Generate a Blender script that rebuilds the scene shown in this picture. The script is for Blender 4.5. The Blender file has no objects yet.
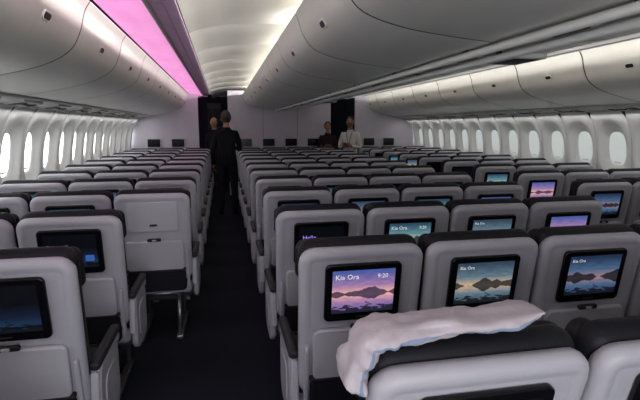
import bpy, bmesh, math, random
from mathutils import Vector, Matrix, noise
random.seed(7)
sc = bpy.context.scene
sc.view_settings.view_transform = 'Standard'
sc.view_settings.gamma = 0.90
COL = sc.collection
R = math.radians
def T(x,y,z): return Matrix.Translation((x,y,z))
def RX(a): return Matrix.Rotation(R(a),4,'X')
def RY(a): return Matrix.Rotation(R(a),4,'Y')
def RZ(a): return Matrix.Rotation(R(a),4,'Z')

# ------------------------------------------------------------ materials
def mat(name, col, rough=.5, spec=.5, metal=0, bump=0, bscale=80, var=0, emis=None, es=0, sheen=0):
    m = bpy.data.materials.new(name); m.use_nodes = True
    nt = m.node_tree; b = nt.nodes['Principled BSDF']
    b.inputs['Base Color'].default_value = (*col,1)
    b.inputs['Roughness'].default_value = rough
    b.inputs['Metallic'].default_value = metal
    b.inputs['Specular IOR Level'].default_value = spec
    if sheen: b.inputs['Sheen Weight'].default_value = sheen
    tc = nt.nodes.new('ShaderNodeTexCoord')
    nz = nt.nodes.new('ShaderNodeTexNoise'); nz.inputs['Scale'].default_value = bscale
    nz.inputs['Detail'].default_value = 3
    nt.links.new(tc.outputs['Object'], nz.inputs['Vector'])
    if bump:
        bp = nt.nodes.new('ShaderNodeBump'); bp.inputs['Strength'].default_value = bump
        bp.inputs['Distance'].default_value = .004
        nt.links.new(nz.outputs['Fac'], bp.inputs['Height']); nt.links.new(bp.outputs['Normal'], b.inputs['Normal'])
    if var:
        mx = nt.nodes.new('ShaderNodeMix'); mx.data_type='RGBA'
        mx.inputs['A'].default_value = (*[c*(1-var) for c in col],1)
        mx.inputs['B'].default_value = (*[min(1,c*(1+var)) for c in col],1)
        nt.links.new(nz.outputs['Fac'], mx.inputs['Factor']); nt.links.new(mx.outputs['Result'], b.inputs['Base Color'])
    if emis:
        b.inputs['Emission Color'].default_value = (*emis,1); b.inputs['Emission Strength'].default_value = es
    return m

M_shell = mat('seat_shell_plastic',(.45,.45,.50),.42,.4,bump=.08,bscale=300,var=.04)
M_tray  = mat('tray_plastic',(.50,.50,.55),.38,.4,var=.03,bscale=40)
M_fabric= mat('navy_fabric',(.012,.013,.022),.85,.2,bump=.5,bscale=400,var=.3,sheen=.1)
M_head  = mat('headrest_leather',(.013,.013,.018),.55,.3,bump=.2,bscale=200,var=.2)
M_black = mat('gloss_black',(.006,.006,.008),.18,.5)
M_dark  = mat('dark_plastic',(.025,.025,.03),.5,.4,var=.1)
M_metal = mat('brushed_metal',(.35,.35,.37),.35,.5,metal=.9,var=.05)
M_pocket= mat('pocket_mesh',(.02,.02,.03),.8,.2,bump=.6,bscale=500,var=.3)
M_bin   = mat('bin_laminate',(.80,.79,.74),.28,.45,bump=.03,bscale=15,var=.03)
M_ceil  = mat('ceiling_laminate',(.68,.66,.62),.40,.4,bump=.03,bscale=6,var=.03)
M_rail  = mat('rail_trim',(.88,.88,.86),.35,.5,var=.02)
M_wall  = mat('sidewall_laminate',(.78,.79,.79),.5,.4,var=.03,bscale=10)
M_bulk  = mat('bulkhead_laminate',(.60,.57,.64),.5,.3,var=.05,bscale=8)
M_carpet= mat('carpet',(.022,.025,.036),.95,.1,bump=.8,bscale=250,var=.5)
M_psu   = mat('psu_plastic',(.6,.6,.58),.45,.4,var=.03)
M_psud  = mat('psu_grille',(.08,.08,.08),.5,.4,var=.1)
M_galley= mat('galley_dark',(.03,.03,.035),.7,.2,var=.2,bscale=5)
M_curt  = mat('curtain_cloth',(.03,.03,.045),.9,.1,var=.2,bscale=30)
M_grille= mat('vent_slat',(.62,.42,.60),.5,.3,var=.05)
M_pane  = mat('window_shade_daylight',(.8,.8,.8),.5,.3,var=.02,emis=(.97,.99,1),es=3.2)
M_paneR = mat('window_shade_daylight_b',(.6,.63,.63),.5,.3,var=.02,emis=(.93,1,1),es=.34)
M_pink  = mat('pink_light_lens',(.6,.35,.52),.4,.3,var=.03,emis=(.95,.36,.74),es=.88)
M_lensw = mat('white_light_lens',(.8,.8,.8),.4,.3,var=.03,emis=(1,.98,.96),es=.25)
M_white = mat('white_text',(.8,.8,.8),.5,.3,var=.01,emis=(1,1,1),es=.6)
M_purple= mat('purple_text',(.3,.2,.6),.5,.3,var=.01,emis=(.45,.3,1),es=1.0)
M_blue  = mat('blue_text',(.05,.1,.3),.5,.3,var=.01,emis=(.05,.16,.5),es=.6)
M_pill  = mat('pillow_cotton',(.52,.48,.52),.9,.2,bump=.4,bscale=60,var=.08)
M_pillb = mat('pillow_stripe',(.27,.33,.46),.9,.2,bump=.4,bscale=60,var=.08)

def scr(name, warm, mid, top, dark, amp=.28, strength=.9, h=.45):
    m = bpy.data.materials.new(name); m.use_nodes=True; nt=m.node_tree; N=nt.nodes; L=nt.links
    b=N['Principled BSDF']; b.inputs['Base Color'].default_value=(.01,.01,.01,1); b.inputs['Roughness'].default_value=.2
    tc=N.new('ShaderNodeTexCoord'); sp=N.new('ShaderNodeSeparateXYZ'); L.new(tc.outputs['UV'],sp.inputs[0])
    oi=N.new('ShaderNodeObjectInfo')
    def ma(op,a,b_=None,c=None):
        n=N.new('ShaderNodeMath'); n.operation=op
        for i,v in enumerate((a,b_,c)):
            if v is None: continue
            if isinstance(v,(int,float)): n.inputs[i].default_value=v
            else: L.new(v,n.inputs[i])
        return n.outputs[0]
    d=ma('ABSOLUTE',ma('SUBTRACT',sp.outputs['Y'],h))
    rp=N.new('ShaderNodeValToRGB'); L.new(ma('MULTIPLY',d,2.0),rp.inputs[0])
    rp.color_ramp.elements[0].color=(*warm,1); rp.color_ramp.elements[1].color=(*top,1)
    e=rp.color_ramp.elements.new(.4); e.color=(*mid,1)
    cx=N.new('ShaderNodeCombineXYZ'); L.new(ma('ADD',sp.outputs['X'],ma('MULTIPLY',oi.outputs['Random'],20)),cx.inputs[0])
    nz=N.new('ShaderNodeTexNoise'); nz.inputs['Scale'].default_value=2.6; nz.inputs['Detail'].default_value=5
    L.new(cx.outputs[0],nz.inputs['Vector'])
    hill=ma('MULTIPLY',ma('SUBTRACT',nz.outputs['Fac'],.38),amp*2)
    mask=ma('LESS_THAN',d,hill)
    nb=N.new('ShaderNodeTexNoise'); nb.inputs['Scale'].default_value=6; nb.inputs['Detail'].default_value=4
    mp=N.new('ShaderNodeMapping'); mp.inputs['Scale'].default_value=(1,3,1); L.new(tc.outputs['UV'],mp.inputs[0]); L.new(mp.outputs[0],nb.inputs['Vector'])
    mx=N.new('ShaderNodeMix'); mx.data_type='RGBA'; L.new(ma('MULTIPLY',mask,.88),mx.inputs['Factor']); L.new(rp.outputs[0],mx.inputs['A']); mx.inputs['B'].default_value=(*dark,1)
    rock=ma('LESS_THAN',sp.outputs['Y'],ma('MULTIPLY',ma('SUBTRACT',nb.outputs['Fac'],.3),.7))
    m2=N.new('ShaderNodeMix'); m2.data_type='RGBA'; L.new(ma('MULTIPLY',rock,.9),m2.inputs['Factor']); L.new(mx.outputs['Result'],m2.inputs['A']); m2.inputs['B'].default_value=(.008,.008,.012,1)
    m3=N.new('ShaderNodeMix'); m3.data_type='RGBA'; m3.blend_type='MULTIPLY'; m3.inputs['Factor'].default_value=.6
    L.new(m2.outputs['Result'],m3.inputs['A']); L.new(nb.outputs['Fac'],m3.inputs['B'])
    L.new(m3.outputs['Result'],b.inputs['Emission Color']); b.inputs['Emission Strength'].default_value=strength
    return m
S_sunset=scr('screen_sunset',(.95,.50,.42),(.40,.24,.46),(.10,.14,.42),(.03,.03,.09),strength=1.3)
S_teal  =scr('screen_lake',(.75,.72,.52),(.20,.42,.50),(.05,.13,.20),(.01,.03,.04),amp=.4,strength=.95)
S_dawn  =scr('screen_dawn',(.85,.62,.42),(.20,.30,.38),(.06,.11,.17),(.012,.02,.03),amp=.34,strength=1.0)
S_dusk  =scr('screen_dusk',(.50,.34,.38),(.12,.22,.38),(.03,.06,.14),(.006,.012,.02),amp=.35,strength=.95)
S_menu  =scr('screen_menu',(.03,.10,.22),(.015,.03,.08),(.004,.005,.01),(.004,.004,.01),amp=.1,strength=.8,h=.1)
S_off   =mat('screen_off',(.008,.008,.012),.12,.5,var=.05)

# ------------------------------------------------------------ mesh builder
def rrect(w,h,r,n=5):
    r=max(1e-4,min(r,w/2-1e-4,h/2-1e-4)); pts=[]
    for cx,cy,a0 in ((w/2-r,h/2-r,0),(-w/2+r,h/2-r,90),(-w/2+r,-h/2+r,180),(w/2-r,-h/2+r,270)):
        for k in range(n+1):
            a=R(a0+90*k/n); pts.append((cx+r*math.cos(a),cy+r*math.sin(a)))
    return pts
class B:
    def __init__(s):
        s.bm=bmesh.new(); s.uv=s.bm.loops.layers.uv.new('UVMap'); s.mats=[]
    def mi(s,m):
        if m not in s.mats: s.mats.append(m)
        return s.mats.index(m)
    def loft(s,rings,m,M=Matrix(),cap=(True,True),smooth=True,closed=True):
        i=s.mi(m); vs=[[s.bm.verts.new(M@Vector(p)) for p in r] for r in rings]; n=len(vs[0])
        for a,b in zip(vs[:-1],vs[1:]):
            for k in range(n if closed else n-1):
                k2=(k+1)%n
                f=s.bm.faces.new((a[k],a[k2],b[k2],b[k])); f.material_index=i; f.smooth=smooth
        for c,r in zip(cap,(vs[0],vs[-1])):
            if c:
                f=s.bm.faces.new(r); f.material_index=i; f.smooth=False
        return vs
    def slab(s,w,h,r,t,bev,M,m,taper=0,dish=0,bow=0,rim=.022):
        rings=[]
        def ring(ins,y):
            out=[]
            for a,b in rrect(w-2*ins,h-2*ins,max(r-ins,.002)):
                k=1+taper*(b/h)
                out.append((a*k,y+bow*(2*a/w)**2,b))
            return out
        if dish:
            rings.append(ring(bev+rim+.012,-t/2+dish)); rings.append(ring(bev+rim,-t/2))
        for k in range(4):
            a=R(30*k); rings.append(ring(bev*(1-math.sin(a)),-t/2+bev*(1-math.cos(a))))
        for k in range(3,-1,-1):
            a=R(30*k); rings.append(ring(bev*(1-math.sin(a)),t/2-bev*(1-math.cos(a))))
        s.loft(rings,m,M)
    def quad_uv(s,w,h,M,m):
        vs=[s.bm.verts.new(M@Vector(p)) for p in ((-w/2,0,-h/2),(w/2,0,-h/2),(w/2,0,h/2),(-w/2,0,h/2))]
        f=s.bm.faces.new(vs); f.material_index=s.mi(m)
        for l,u in zip(f.loops,((0,0),(1,0),(1,1),(0,1))): l[s.uv].uv=u
        return f
    def tube(s,pts,rad,m,n=8,M=Matrix()):
        rings=[]
        P=[Vector(p) for p in pts]
        rs=rad if isinstance(rad,(list,tuple)) else [rad]*len(P)
        for i,p in enumerate(P):
            d=(P[min(i+1,len(P)-1)]-P[max(i-1,0)]).normalized()
            u=d.cross(Vector((0,0,1)) if abs(d.z)<.9 else Vector((1,0,0))).normalized(); v=d.cross(u)
            rings.append([p+(u*math.cos(2*math.pi*k/n)+v*math.sin(2*math.pi*k/n))*rs[i] for k in range(n)])
        s.loft(rings,m,M)
    def ball(s,c,rad,m,M=Matrix(),nu=16,nv=10,fn=None,keep=None):
        i=s.mi(m); g=[]
        for a in range(nv+1):
            th=math.pi*a/nv; row=[]
            for b in range(nu):
                ph=2*math.pi*b/nu
                p=Vector((math.sin(th)*math.cos(ph),math.sin(th)*math.sin(ph),math.cos(th)))
                q=fn(p) if fn else p
                row.append((p,s.bm.verts.new(M@Vector((c[0]+q.x*rad[0],c[1]+q.y*rad[1],c[2]+q.z*rad[2])))))
            g.append(row)
        for a in range(nv):
            for b in range(nu):
                q=(g[a][b],g[a+1][b],g[a+1][(b+1)%nu],g[a][(b+1)%nu])
                ce=sum((x[0] for x in q),Vector())/4
                if keep and not keep(ce): continue
                f=s.bm.faces.new([x[1] for x in q]); f.material_index=i; f.smooth=True
    def addmesh(s,me,m,M):
        i=s.mi(m); vs=[s.bm.verts.new(M@v.co) for v in me.vertices]
        for p in me.polygons:
            try: f=s.bm.faces.new([vs[k] for k in p.vertices]); f.material_index=i
            except ValueError: pass
    def mesh(s,name,recalc=True):
        bmesh.ops.remove_doubles(s.bm,verts=s.bm.verts,dist=1e-6)
        if recalc: bmesh.ops.recalc_face_normals(s.bm,faces=s.bm.faces)
        me=bpy.data.meshes.new(name); s.bm.to_mesh(me); s.bm.free()
        for m in s.mats: me.materials.append(m)
        return me
def obj(name,me,M=Matrix(),parent=None):
    o=bpy.data.objects.new(name,me); COL.objects.link(o)
    if parent: o.parent=parent
    o.matrix_world=M
    return o
def text_mesh(body,size):
    c=bpy.data.curves.new('txt','FONT'); c.body=body; c.size=size; c.resolution_u=2
    o=bpy.data.objects.new('txt',c); COL.objects.link(o)
    dg=bpy.context.evaluated_depsgraph_get(); me=bpy.data.meshes.new_from_object(o.evaluated_get(dg))
    bpy.data.objects.remove(o); return me
TXT={'kia':text_mesh('Kia Ora',.030),'time':text_mesh('9:20',.026),'kia2':text_mesh('Kia Ora',.020),'hello':text_mesh('Hello',.036),'l1':text_mesh('Touch screen to start',.011),'l2':text_mesh('Sit back and relax',.010)}

# ------------------------------------------------------------ seats
TILT=9
def seat_mesh(screen,left_arm,right_arm,label,tilt):
    b=B(); K=T(0,0,.42)@RX(tilt)
    b.slab(.508,.675,.065,.055,.024,K@T(0,-.05,.388),M_shell,taper=.04,dish=.006,bow=.012,rim=.012)
    b.slab(.49,.70,.06,.08,.035,K@T(0,.025,.36),M_fabric,taper=.02)
    b.slab(.505,.20,.055,.082,.035,K@T(0,.016,.640),M_head)
    for sx in (-1,1):
        b.slab(.08,.17,.035,.06,.022,K@T(sx*.215,.055,.635)@RZ(-sx*22),M_head)
    if screen is not None:
        Z=.540
        b.slab(.315,.250,.022,.018,.006,K@T(0,-.073,Z),M_black)
        b.quad_uv(.258,.188,K@T(0,-.0826,Z+.006),screen)
        q=K@T(0,-.0834,Z+.006)@RX(90)
        if label=='kia':
            b.addmesh(TXT['kia'],M_white,q@T(-.118,.056,0)); b.addmesh(TXT['time'],M_white,q@T(.055,.056,0))
        if label=='kia2':
            b.addmesh(TXT['kia2'],M_white,q@T(-.118,.066,0))
        if label=='hello':
            b.addmesh(TXT['hello'],M_purple,q@T(-.11,.02,0)); b.addmesh(TXT['l1'],M_white,q@T(-.11,-.005,0)); b.addmesh(TXT['l2'],M_blue,q@T(-.11,-.022,0))
        if label=='menu':
            for i in range(4):
                b.slab(.045,.035,.006,.001,.0003,K@T(-.09+.06*i,-.0832,Z-.035),M_blue)
            b.addmesh(TXT['l1'],M_white,q@T(-.11,.03,0)); b.addmesh(TXT['l2'],M_blue,q@T(-.11,.01,0))
        b.slab(.05,.006,.002,.004,.001,K@T(0,-.083,Z-.108),M_dark)
    else:
        b.slab(.34,.22,.02,.012,.004,K@T(0,-.070,.56),M_tray)
        b.slab(.05,.014,.004,.014,.003,K@T(0,-.078,.50),M_dark)
    b.slab(.40,.235,.03,.026,.009,K@T(0,-.078,.265),M_tray,taper=.02)
    b.slab(.095,.022,.009,.016,.004,K@T(0,-.090,.392),M_dark)
    b.slab(.03,.012,.005,.01,.003,K@T(0,-.099,.392),M_tray)
    for sx in (-1,1):
        b.slab(.022,.30,.01,.03,.008,K@T(sx*.222,-.072,.16),M_shell)
    b.slab(.41,.17,.03,.035,.014,K@T(0,-.072,.06),M_pocket)
    b.slab(.415,.018,.008,.04,.006,K@T(0,-.074,.148),M_dark)
    b.slab(.48,.09,.03,.44,.03,T(0,.20,.385),M_shell)
    b.slab(.49,.10,.045,.47,.04,T(0,.235,.455),M_fabric)
    b.slab(.28,.07,.02,.26,.01,T(0,.16,.31),M_dark)
    for sx in (-.14,.14):
        b.tube([(sx,.02,.34),(sx,-.05,.03)],.018,M_metal)
        b.tube([(sx,.36,.34),(sx,.40,.03)],.018,M_metal)
        b.slab(.05,.03,.01,.52,.008,T(sx,.17,.018),M_metal)
    b.tube([(-.25,.04,.33),(.25,.04,.33)],.02,M_metal); b.tube([(-.25,.34,.33),(.25,.34,.33)],.02,M_metal)
    for flag,sx in ((left_arm,-1),(right_arm,1)):
        if not flag: continue
        x=sx*.265
        b.slab(.046,.040,.018,.40,.014,T(x,.15,.640),M_dark)
        b.slab(.040,.055,.018,.38,.012,T(x,.15,.605),M_shell)
        if flag==2:
            b.slab(.34,.34,.09,.036,.012,T(x+sx*.004,.12,.47)@RZ(90),M_shell)
            b.slab(.22,.20,.06,.040,.006,T(x+sx*.006,.13,.46)@RZ(90),M_tray)
            b.slab(.035,.20,.015,.03,.01,T(x,-.055,.52)@RX(-8),M_shell)
        else:
            b.slab(.034,.12,.016,.07,.012,T(x,.0,.55),M_dark)
    return b.mesh('airplane_seat')
cache={}
def seat(x,ytop,screen,la,ra,label='',tilt=TILT):
    key=(screen.name if screen else None,la,ra,label,tilt)
    if key not in cache: cache[key]=seat_mesh(screen,la,ra,label,tilt)
    return obj('airplane_seat',cache[key],T(x,ytop+.72*math.sin(R(tilt))+.05,0))
P=.83; Y0=.94; W=.53; CX=1.33
rows=12
near={(1,0):(S_sunset,'kia'),(1,1):(S_dawn,'kia2'),(1,2):(S_dusk,'kia2'),(2,0):(S_menu,'hello'),(2,1):(S_teal,'kia'),(2,2):(S_dawn,'kia2'),(2,3):(S_sunset,''),
      (0,0):(S_menu,''),(0,1):(S_off,''),(3,0):(S_dusk,''),(3,1):(S_dawn,''),(3,2):(S_teal,'')}
pool=[(S_dusk,''),(S_sunset,''),(S_teal,''),(S_menu,'hello'),(S_dawn,''),(S_menu,'menu'),(S_off,''),(S_teal,'')]
for k in range(rows):
    y=Y0+P*k-(.09 if k==0 else 0)
    for j in range(4):
        s_,l=near.get((k,j)) or random.choice(pool)
        seat(CX+(j-1.5)*W,y,s_,2 if j==0 else 0,2 if j==3 else 1,l,14 if k==0 else TILT)
    if k<=2: xs=[-.80,-1.33]
    else: xs=[-.50,-1.03,-1.56]
    for j,x in enumerate(xs):
        s_,l=random.choice(pool)
        if k==1: s_,l=(S_menu,'hello') 
        if k==2: s_,l=(S_menu,'menu') if j==0 else (S_dusk,'')
        if k==3 and j==0: s_,l=None,''
        if k==3 and j==1: s_,l=S_teal,''
        seat(x,y+.06,s_,1,2 if j==0 else 0,l)
    for j in range(3):
        s_,l=random.choice(pool)
        seat(2*CX+.50+j*W,y,s_,2 if j==0 else 0,1,l)

# ------------------------------------------------------------ shell
YS,YE=-2.2,11.3
XL,XR=-2.2,2*CX+2.2
def catmull(p,n=5):
    out=[]
    for i in range(len(p)-1):
        a=Vector(p[max(i-1,0)]);b_=Vector(p[i]);c=Vector(p[i+1]);d=Vector(p[min(i+2,len(p)-1)])
        for k in range(n):
            t=k/n; out.append(.5*((2*b_)+(c-a)*t+(2*a-5*b_+4*c-d)*t*t+(3*b_-a-3*c+d)*t**3))
    out.append(Vector(p[-1])); return out
b=B(); b.loft([[(XL,YS,0),(XR,YS,0),(XR,YE+2.6,0),(XL,YE+2.6,0)],[(XL,YS,-.05),(XR,YS,-.05),(XR,YE+2.6,-.05),(XL,YE+2.6,-.05)]],M_carpet,smooth=False)
obj('floor',b.mesh('floor'))
prof=catmull([(-1.74,1.80),(-1.82,1.68),(-1.90,1.5),(-1.95,1.2),(-1.96,.9),(-1.93,.5),(-1.88,0)],6)
def wx(z):
    for a,c in zip(prof[:-1],prof[1:]):
        if a.y>=z>=c.y:
            t=(a.y-z)/max(1e-6,a.y-c.y); return a.x+(c.x-a.x)*t
    return prof[0].x if z>1.7 else prof[-1].x
WP=.53
def sup2(i,n,w,h,e=2.6):
    a=2*math.pi*i/n; c,s=math.cos(a),math.sin(a)
    return (w*math.copysign(abs(c)**(2/e),c),h*math.copysign(abs(s)**(2/e),s))
def wall(name,mir,pane):
    b=B(); f=(lambda x:2*CX-x) if mir else (lambda x:x); n=int((YE+1.0-YS)/WP); z0,z1=.85,1.78; zc=1.33
    panes=[]; N=40
    for k in range(n):
        yc=YS+WP*(k+.5)
        def pt(dy,z,off=0): return (f(wx(z)-off),yc+dy,z)
        rings=[]; rect=[]
        for i in range(N):
            a=2*math.pi*i/N; c,s=math.cos(a),math.sin(a)
            hw=WP/2-.004; up=(z1-zc) ; dn=(zc-z0)
            t=min(hw/abs(c) if abs(c)>1e-6 else 9,(up if s>0 else dn)/abs(s) if abs(s)>1e-6 else 9)
            rect.append((t*c,t*s))
        rings.append([pt(x,zc+z,.012) for x,z in rect])
        rings.append([pt(x*.98,zc+z*.99) for x,z in rect])
        for w,h,o in ((.225,.35,0),(.212,.325,.006),(.19,.29,.03),(.165,.25,.05),(.14,.215,.058),(.128,.20,.075)):
            rings.append([pt(*( (lambda q:(q[0],zc+q[1]))(sup2(i,N,w,h)) ),o) for i in range(N)])
        b.loft(rings,M_wall,cap=(False,False))
        panes.append((yc,zc))
    pts=[(wx(z0),z0)]+[(p.x,p.y) for p in prof if p.y<z0]
    b.loft([[(f(x),YS,z) for x,z in pts],[(f(x),YS+n*WP,z) for x,z in pts]],M_wall,cap=(False,False),closed=False)
    tr=((wx(.85)-.01,.87),(wx(.85)+.02,.86),(wx(.82)+.02,.80),(wx(.8)-.01,.79))
    b.loft([[(f(x),YS,z) for x,z in tr],[(f(x),YS+n*WP,z) for x,z in tr]],M_wall)
    pts=[(-1.82,1.9),(-2.09,1.3),(-2.09,.8)]
    b.loft([[(f(x),YS,z) for x,z in pts],[(f(x),YS+n*WP,z) for x,z in pts]],M_psud,cap=(False,False),closed=False)
    obj(name,b.mesh(name))
    for i,(yc,zc) in enumerate(panes):
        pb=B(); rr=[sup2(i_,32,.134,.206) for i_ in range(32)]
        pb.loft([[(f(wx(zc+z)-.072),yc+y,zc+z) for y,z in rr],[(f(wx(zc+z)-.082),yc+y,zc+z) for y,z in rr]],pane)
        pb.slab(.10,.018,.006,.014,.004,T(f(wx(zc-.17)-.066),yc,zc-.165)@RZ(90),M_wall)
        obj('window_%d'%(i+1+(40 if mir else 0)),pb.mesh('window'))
wall('wall_left',False,M_pane); wall('wall_right',True,M_paneR)

# overhead bins
BL=1.06
def extr_bin(vis,back,latch,latchn,mir):
    f=(lambda x:2*CX-x) if mir else (lambda x:x)
    pr=catmull(vis,5)+[Vector(p) for p in back]
    c=sum(pr,Vector((0,0)))/len(pr)
    b=B()
    def ring(y,s): return [(f(c.x+(p.x-c.x)*s),y,c.y+(p.y-c.y)*s) for p in pr]
    b.loft([ring(y,s) for y,s in ((.008,.985),(.012,.994),(.022,1.0),(BL-.022,1.0),(BL-.012,.994),(BL-.008,.985))],M_bin,cap=(False,False))
    for y0,y1 in ((-.001,.0085),(BL-.0085,BL+.001)):     # dark rubber gasket between bins
        b.loft([ring(y0,.982),ring(y1,.982)],M_psud)
    lx,lz=latch
    n=Vector((f(1)-f(0),0,0))*latchn[0]+Vector((0,0,1))*latchn[1]
    n.normalize(); yv=Vector((0,1,0)); u=yv; v=n.cross(u)
    Mt=Matrix(((u.x,-n.x,v.x,f(lx)),(u.y,-n.y,v.y,BL/2),(u.z,-n.z,v.z,lz),(0,0,0,1)))
    b.slab(.105,.05,.024,.014,.004,Mt,M_bin); b.slab(.085,.034,.016,.018,.004,Mt,M_dark)
    return b.mesh('overhead_bin')
outv=[(-.72,2.31),(-.755,2.25),(-.785,2.14),(-.85,2.03),(-1.0,1.945),(-1.25,1.88),(-1.50,1.83)]
outb=[(-1.56,1.90),(-1.56,2.25),(-1.2,2.36),(-.80,2.35)]
cenv=[(.47,2.30),(.49,2.24),(.52,2.16),(.60,2.075),(.78,2.02),(1.0,1.99),(1.205,1.972)]
cenb=[(1.215,2.02),(1.215,2.28),(.9,2.30),(.50,2.32)]
for mir in (False,True):
    mo=extr_bin(outv,outb,(-.797,2.115),(1,-.42),mir)
    mc=extr_bin(cenv,cenb,(.538,2.132),(-1,-.6),mir)
    y=YS
    while y<YE-.2:
        obj('overhead_bin',mo,T(0,y,0)); obj('overhead_bin',mc,T(0,y,0)); y+=BL

cp=catmull([(-.24,2.335),(-.14,2.375),(.05,2.415),(.3,2.435),(.55,2.445),(.8,2.45),(CX,2.45)],4)
cp=cp+[Vector((2*CX-p.x,p.y)) for p in reversed(cp[:-1])]
b=B(); y=YS
while y<YE+2.4:
    e=min(y+1.06,YE+2.6)
    rg=[]
    for yy,dz in ((y,.02),(y+.003,.006),(y+.012,0),(e-.012,0),(e-.003,.006),(e,.02)):
        rg.append([(p.x,yy,p.y+dz) for p in cp])
    b.loft(rg,M_ceil,cap=(False,False),closed=False); y+=1.06
b.loft([[(XL,YS,2.5),(XR,YS,2.5)],[(XL,YE+2.6,2.5),(XR,YE+2.6,2.5)]],M_psud,cap=(False,False),closed=False)
obj('ceiling',b.mesh('ceiling'))
for i,mir in enumerate((False,True)):
    f=(lambda x:2*CX-x) if mir else (lambda x:x)
    lens=catmull([(-.735,2.345),(-.69,2.318),(-.56,2.315),(-.43,2.335)],4)
    b=B(); y=YS
    while y<YE+.5:
        e=y+1.06
        b.loft([[(f(p.x),yy,p.y+dz) for p in lens] for yy,dz in ((y,.01),(y+.01,0),(e-.01,0),(e,.01))],M_lensw if mir else M_pink,cap=(False,False),closed=False); y+=1.06
    b.loft([[(f(x),YS,z) for x,z in ((-.44,2.345),(-.44,2.325),(-.415,2.325),(-.415,2.345))],[(f(x),YE+.5,z) for x,z in ((-.44,2.345),(-.44,2.325),(-.415,2.325),(-.415,2.345))]],M_ceil)
    obj('cove_light',b.mesh('cove_light'))
    b=B(); y=YS
    while y<YE+.5:
        b.slab(.165,.018,.003,.016,.003,T(f(-.33),y,2.335),M_grille); y+=.05
    for x in (-.405,-.33,-.255):
        b.slab(.012,.016,.003,YE+.5-YS,.003,T(f(x),(YS+YE+.5)/2,2.336),M_grille)
    b.loft([[(f(x),YS,2.352) for x in (-.42,-.24)],[(f(x),YE+.5,2.352) for x in (-.42,-.24)]],M_psud,cap=(False,False),closed=False)
    obj('air_vent_grille',b.mesh('air_vent_grille'))

# side trims + passenger service units
for mir in (False,True):
    f=(lambda x:2*CX-x) if mir else (lambda x:x)
    b=B()
    for pts in ([(-1.49,1.845),(-1.49,1.822),(-1.53,1.812),(-1.74,1.782),(-1.76,1.80),(-1.60,1.86)],[(-1.72,1.79),(-1.735,1.765),(-1.765,1.765),(-1.77,1.79)]):
        b.loft([[(f(x),YS,z) for x,z in pts],[(f(x),YE,z) for x,z in pts]],M_psu)
    obj('trim_1' if not mir else 'trim_2',b.mesh('trim'))
    b=B()
    s_=-1 if mir else 1
    b.slab(.16,.02,.006,.42,.004,T(f(-1.63),.21,1.79)@RY(s_*-8),M_psu)
    b.slab(.11,.02,.006,.13,.004,T(f(-1.63),.08,1.783)@RY(s_*-8),M_psud)
    for q in (.20,.25,.30):
        b.tube([(f(-1.63),q,1.79),(f(-1.63),q,1.772)],.018,M_dark,12)
    b.slab(.07,.02,.006,.06,.004,T(f(-1.63),.37,1.783)@RY(s_*-8),M_dark)
    me=b.mesh('passenger_service_unit')
    for k in range(14): obj('passenger_service_unit',me,T(0,YS+.4+P*k+.3,0))
b=B()
pz=1.985
b.loft([[(x,YS,z) for x,z in ((CX-.13,pz),(CX+.13,pz),(CX+.13,pz+.035),(CX-.13,pz+.035))],[(x,YE,z) for x,z in ((CX-.13,pz),(CX+.13,pz),(CX+.13,pz+.035),(CX-.13,pz+.035))]],M_psu,smooth=False)
for x in (CX-.095,CX+.095):
    b.slab(.038,.036,.016,YE-YS,.01,T(x,(YS+YE)/2,pz-.032),M_rail)
    yy=YS+.3
    while yy<YE:
        b.slab(.02,.03,.004,.03,.003,T(x,yy,pz-.008),M_dark); yy+=1.06
obj('trim_3',b.mesh('trim'))
b=B()
b.slab(.14,.016,.006,.46,.004,T(CX,.23,pz-.006),M_psu); b.slab(.11,.016,.006,.2,.004,T(CX,.13,pz-.011),M_psud)
for q in (.28,.34,.40): b.tube([(CX,q,pz),(CX,q,pz-.02)],.02,M_dark,12)
me=b.mesh('passenger_service_unit')
for k in range(14): obj('passenger_service_unit',me,T(0,YS+.5+P*k,0))
b=B(); b.slab(.20,.030,.010,.28,.008,T(0,0,0),M_psu); b.slab(.15,.010,.004,.22,.003,T(0,0,-.012),M_dark)
me=b.mesh('ceiling_video_unit')
for yy in (2.45,7.2): obj('ceiling_video_unit',me,T(CX+.26,yy,1.964))

# bulkheads
def box(b,x0,x1,y0,y1,z0,z1,m,bev=.006):
    b.slab(x1-x0,z1-z0,.01,y1-y0,bev,T((x0+x1)/2,(y0+y1)/2,(z0+z1)/2),m)
b=B(); box(b,-2.0,-.52,YE,YE+.05,0,2.4,M_bulk); obj('wall_bulkhead_left',b.mesh('w'))
b=B(); box(b,.14,2.55,YE,YE+.05,0,2.4,M_bulk); 
for x in (.94,1.74): box(b,x-.004,x+.004,YE-.003,YE+.01,.1,2.35,M_psud,.001)
obj('wall_bulkhead_center',b.mesh('w'))
b=B(); box(b,3.15,4.66,YE,YE+.05,0,2.4,M_bulk); obj('wall_bulkhead_right',b.mesh('w'))
b=B(); box(b,XL,XR,YE+2.5,YE+2.55,0,2.5,M_galley); obj('wall_front',b.mesh('w'))
b=B(); box(b,XL,XR,YS-.05,YS,0,2.5,M_bulk); obj('wall_back',b.mesh('w'))
b=B(); b.slab(.32,.22,.03,.03,.008,T(0,0,0),M_tray); b.slab(.27,.17,.02,.02,.004,T(0,-.01,0),M_black); me=b.mesh('bulkhead_monitor')
for x in (-1.5,-.98,.53,1.06,1.59,2.12,3.5,4.0): obj('bulkhead_monitor',me,T(x,YE-.022,1.22))
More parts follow.
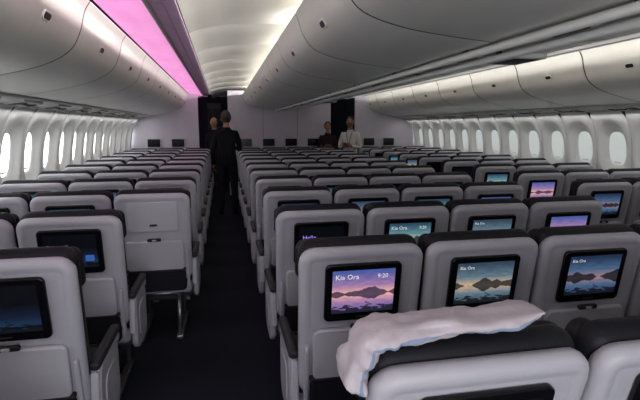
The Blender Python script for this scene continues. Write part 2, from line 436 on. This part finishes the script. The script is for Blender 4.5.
def curtain(x0,x1,y):
    b=B(); n=40
    ln=[(x0+(x1-x0)*i/n, .02*math.sin(i*1.6)) for i in range(n+1)]
    b.loft([[(x,y+d*(1+.2*k),2.25-k*.73) for x,d in ln] for k in range(4)],M_curt,cap=(False,False),closed=False)
    b.tube([(x0-.02,y,2.27),(x1+.02,y,2.27)],.012,M_metal)
    obj('curtain',b.mesh('curtain'))
curtain(-.5,-.32,YE+.12); curtain(-.02,.12,YE+.12); curtain(2.57,2.72,YE+.12); curtain(2.98,3.12,YE+.12)
for x0 in (-.55,2.5):
    b=B(); box(b,x0,x0+.62,YE+1.9,YE+2.45,0,2.2,M_psud)
    for i in range(4):
        box(b,x0+.04,x0+.30,YE+1.885,YE+1.9,.1+.5*i,.55+.5*i,M_dark,.003); box(b,x0+.33,x0+.59,YE+1.885,YE+1.9,.1+.5*i,.55+.5*i,M_dark,.003)
    obj('galley_cabinet',b.mesh('galley_cabinet'))

# ------------------------------------------------------------ pillow draped over the near headrest
path=catmull([(.256,1.055),(.258,1.09),(.270,1.13),(.305,1.163),(.37,1.173),(.47,1.175),(.58,1.180),(.685,1.194)],7)
b=B(); n=len(path); NR=28; g=[]
for i,p in enumerate(path):
    t=i/(n-1); d=(path[min(i+1,n-1)]-path[max(i-1,0)]).normalized(); nn=Vector((-d.y,0,d.x))
    e=max(.02,(1-abs(2*t-1)**6))**.5
    hh=(.030-.013*t)*e; ww=(.062-.01*t)*(.6+.4*e)
    row=[]
    for k in range(NR):
        a=2*math.pi*k/NR
        w=1+.45*noise.noise(Vector((t*9,math.cos(a)*1.6,math.sin(a)*1.6)))+.2*noise.noise(Vector((t*26,a,2)))
        c_,s_=math.cos(a),math.sin(a)
        q=Vector((p.x,.915,p.y))+nn*hh*w*math.copysign(abs(c_)**.8,c_)+Vector((0,1,0))*ww*w*s_
        row.append(b.bm.verts.new(q))
    g.append(row)
for i in range(n-1):
    for k in range(NR):
        f=b.bm.faces.new((g[i][k],g[i][(k+1)%NR],g[i+1][(k+1)%NR],g[i+1][k])); f.smooth=True
        f.material_index=b.mi(M_pillb if k in (20,) else M_pill)
for r in (g[0],g[-1]):
    f=b.bm.faces.new(r); f.material_index=0
obj('travel_pillow',b.mesh('travel_pillow'))

# ------------------------------------------------------------ people
def person(name,M,top,legs,skin,hair,height=1.76,bald=False,arms='down',lanyard=False,shirt=None):
    Ls=height/1.76
    V=[];E=[];Rr=[]
    def v(p,r,parent=None):
        V.append(Vector(p));Rr.append(r); i=len(V)-1
        if parent is not None: E.append((parent,i))
        return i
    pel=v((0,0,.96),(.155,.115)); sp=v((0,-.005,1.12),(.140,.105),pel); ch=v((0,0,1.30),(.165,.115),sp)
    nb=v((0,-.005,1.44),(.085,.075),ch); nk=v((0,.01,1.53),(.052,.054),nb); hd=v((0,.015,1.60),(.05,.055),nk)
    seg=[(pel,sp,top),(sp,ch,top),(ch,nb,top),(nk,hd,skin)]
    hands=[]
    for s in (-1,1):
        sh=v((s*.165,0,1.405),(.07,.065),ch)
        if arms=='down' or (arms=='mix' and s<0):
            el=v((s*.235,-.03,1.13),(.046,.046),sh); wr=v((s*.235,.05,.90),(.028,.032),el); pm=v((s*.23,.075,.83),(.018,.038),wr)
        else:
            el=v((s*.225,.02,1.14),(.046,.046),sh); wr=v((s*.10,.22,1.17),(.028,.032),el); pm=v((s*.04,.27,1.19),(.022,.036),wr)
        seg+=[(sh,el,top),(el,wr,top),(wr,pm,skin)]; hands.append((s,V[wr],V[pm]))
        hp=v((s*.09,0,.90),(.095,.10),pel); kn=v((s*.11,.02,.50),(.062,.066),hp); an=v((s*.115,-.02,.09),(.042,.045),kn); to=v((s*.125,.13,.035),(.042,.032),an)
        seg+=[(hp,kn,legs),(kn,an,legs),(an,to,M_black)]
    me=bpy.data.meshes.new('body'); me.from_pydata([tuple(p) for p in V],E,[])
    o=bpy.data.objects.new('tmp',me); COL.objects.link(o)
    md=o.modifiers.new('s','SKIN'); md.use_smooth_shade=True
    for i,r in enumerate(Rr):
        me.skin_vertices[0].data[i].radius=r
    me.skin_vertices[0].data[0].use_root=True
    ss=o.modifiers.new('u','SUBSURF'); ss.levels=2; ss.render_levels=2
    dg=bpy.context.evaluated_depsgraph_get(); dg.update(); bm_=bpy.data.meshes.new_from_object(o.evaluated_get(dg)); bpy.data.objects.remove(o)
    bm_.materials.clear(); mats=[]
    for _,_,m in seg:
        if m not in mats: mats.append(m)
    for m in mats: bm_.materials.append(m)
    for p in bm_.polygons:
        c=p.center; best=None
        for a,c2,m in seg:
            A,Bv=V[a],V[c2]; d=Bv-A; t=max(0,min(1,(c-A).dot(d)/d.length_squared)); q=(c-(A+d*t)).length-.6*(Rr[a][0]*(1-t)+Rr[c2][0]*t)
            if best is None or q<best[0]: best=(q,m)
        m=best[1]
        if c.z>.86 and m==legs: m=top
        p.material_index=mats.index(m); p.use_smooth=True
    root=bpy.data.objects.new(name,None); COL.objects.link(root); root.matrix_world=M@Matrix.Scale(Ls,4)
    def child(n,me): 
        q=bpy.data.objects.new(n,me); COL.objects.link(q); q.parent=root; return q
    child('body',bm_)
    b=B()
    for s,wr,pm in hands:
        d=(pm-wr).normalized(); side=Vector((0,1,0)) if abs(d.z)>.6 else Vector((0,0,1)); curl=Vector((-s,0,0)) if abs(d.z)>.6 else Vector((0,1,0))
        for k,ln in enumerate((.075,.082,.076,.06)):
            p0=pm+side*(.028-.019*k); p1=p0+d*ln*.5+curl*.006; p2=p1+d*ln*.32+curl*.02; p3=p2+d*ln*.2+curl*.018
            b.tube([p0,p1,p2,p3],[.0095,.0088,.008,.006],skin,8)
        t0=wr+d*.03+side*.02; b.tube([t0,t0+side*.03+d*.03,t0+side*.035+d*.06+curl*.01],[.012,.010,.008],skin,8)
    child('fingers',b.mesh('fingers'))
    b=B()
    def hf(p):
        q=p.copy()
        if p.z<0: q.x*=1+.28*p.z; q.y*=1+.12*p.z
        if p.y<0 and p.z<0: q.y*=1+.35*p.z
        return q
    C=(0,.025,1.655)
    b.ball(C,(.076,.098,.115),skin,fn=hf,nu=24,nv=16)
    b.loft([[(-.008,.115,1.68),(.008,.115,1.68),(0,.122,1.68)],[(-.017,.108,1.635),(.017,.108,1.635),(0,.145,1.638)],[(-.01,.105,1.625),(.01,.105,1.625),(0,.118,1.624)]],skin)
    for s in (-1,1):
        b.ball((s*.077,.02,1.65),(.010,.020,.032),skin,nu=10,nv=8)
        b.ball((s*.030,.108,1.668),(.013,.010,.009),M_white_eye,nu=10,nv=8)
        b.ball((s*.030,.116,1.668),(.005,.004,.005),M_black,nu=8,nv=6)
        b.slab(.032,.006,.003,.01,.002,T(s*.031,.112,1.688),hair)
    b.slab(.042,.010,.004,.012,.003,T(0,.108,1.598),M_lip)
    child('head',b.mesh('head'))
    b=B()
    kp=(lambda c:(c.y<.25 and -.35<c.z<.45)) if bald else (lambda c:(c.z>.45 or c.y<.1) and c.z>-.55 and not(c.y>.62))
    b.ball((0,.015,1.665),(.088,.112,.126),hair,fn=hf,keep=kp,nu=24,nv=16)
    child('hair',b.mesh('hair'))
    b=B()
    n=16
    b.loft([[(.066*math.cos(2*math.pi*k/n),.005+.066*math.sin(2*math.pi*k/n),z) for k in range(n)] for z in (1.455,1.50)],shirt or top,cap=(False,False))
    child('collar',b.mesh('collar'))
    if lanyard:
        b=B(); b.tube([(-.06,.07,1.47),(-.03,.135,1.30),(0,.14,1.18),(.03,.135,1.30),(.06,.07,1.47)],.006,M_dark)
        b.slab(.06,.09,.006,.006,.002,T(0,.145,1.13),M_pill); child('lanyard',b.mesh('lanyard'))
    return root
M_white_eye=mat('eye_white',(.7,.7,.7),.3); M_lip=mat('lip',(.35,.13,.11),.5)
skA=mat('skin_light',(.36,.20,.14),.5,var=.05); skB=mat('skin_tan',(.26,.13,.09),.5,var=.05)
hG=mat('hair_grey',(.045,.040,.037),.8,var=.2); hD=mat('hair_dark',(.012,.009,.008),.7,var=.3)
cB=mat('suit_black',(.008,.008,.011),.85,.2,bump=.3,var=.2); cD=mat('trousers_charcoal',(.012,.012,.016),.85,.2,bump=.3,var=.2)
cW=mat('shirt_white',(.62,.60,.58),.8,.2,bump=.3,var=.05); cN=mat('top_dark_red',(.03,.012,.018),.8,.2,var=.2)
person('man_in_black_suit',T(.07,8.6,0),cB,cD,skA,hG,1.84,arms='mix')
person('man_with_grey_hair',T(-.16,10.95,0)@RZ(150),cB,cD,skA,hG,1.78,bald=True)
person('woman_in_dark_top',T(2.42,11.06,0)@RZ(170),cN,cD,skA,hD,1.68,arms='front')
person('man_in_white_shirt',T(2.66,9.9,0)@RZ(150),cW,cD,skB,hD,1.78,arms='front',lanyard=True)

# ------------------------------------------------------------ lights
def area(name,loc,rot,sx,sy,e,col):
    l=bpy.data.lights.new(name,'AREA'); l.shape='RECTANGLE'; l.size=sx; l.size_y=sy; l.energy=e; l.color=col
    o=bpy.data.objects.new(name,l); COL.objects.link(o); o.location=loc; o.rotation_euler=[R(a) for a in rot]; return o
LY=(YS+YE)/2; LL=YE-YS-.4
area('cove_lamp_a',(1.22,LY,2.375),(0,98,0),.09,LL,230,(1,.97,.93))
area('cove_lamp_b',(2*CX-1.22,LY,2.375),(0,-98,0),.09,LL,230,(1,.97,.93))
area('wall_wash_a',(-1.71,LY,1.755),(0,-12,0),.03,LL,30,(1,.98,.96))
area('wall_wash_b',(2*CX+1.71,LY,1.755),(0,12,0),.03,LL,22,(1,.98,.96))
area('galley_lamp',(.9,-1.9,2.25),(50,0,-3),2.6,.3,20,(1,.98,.97))
area('rear_fill',(.6,YS+.05,1.15),(92,0,-8),2.4,1.3,85,(.97,.98,1))  # added fill at the back wall, no door there; lifts bin undersides and seat backs
area('galley_lamp_front',(1.25,YE+1.4,2.3),(0,0,0),1.5,.5,3,(1,.9,.8))
w=bpy.data.worlds.new('World'); sc.world=w; w.use_nodes=True
w.node_tree.nodes['Background'].inputs[0].default_value=(.6,.75,1,1); w.node_tree.nodes['Background'].inputs[1].default_value=.3

# ------------------------------------------------------------ camera
cam=bpy.data.cameras.new('camera'); co=bpy.data.objects.new('camera',cam); COL.objects.link(co); sc.camera=co
cam.sensor_width=36; cam.lens=478/640*36; cam.clip_start=.02
co.location=(0,0,1.6); co.rotation_euler=(R(90-8.8),0,R(-11.45))
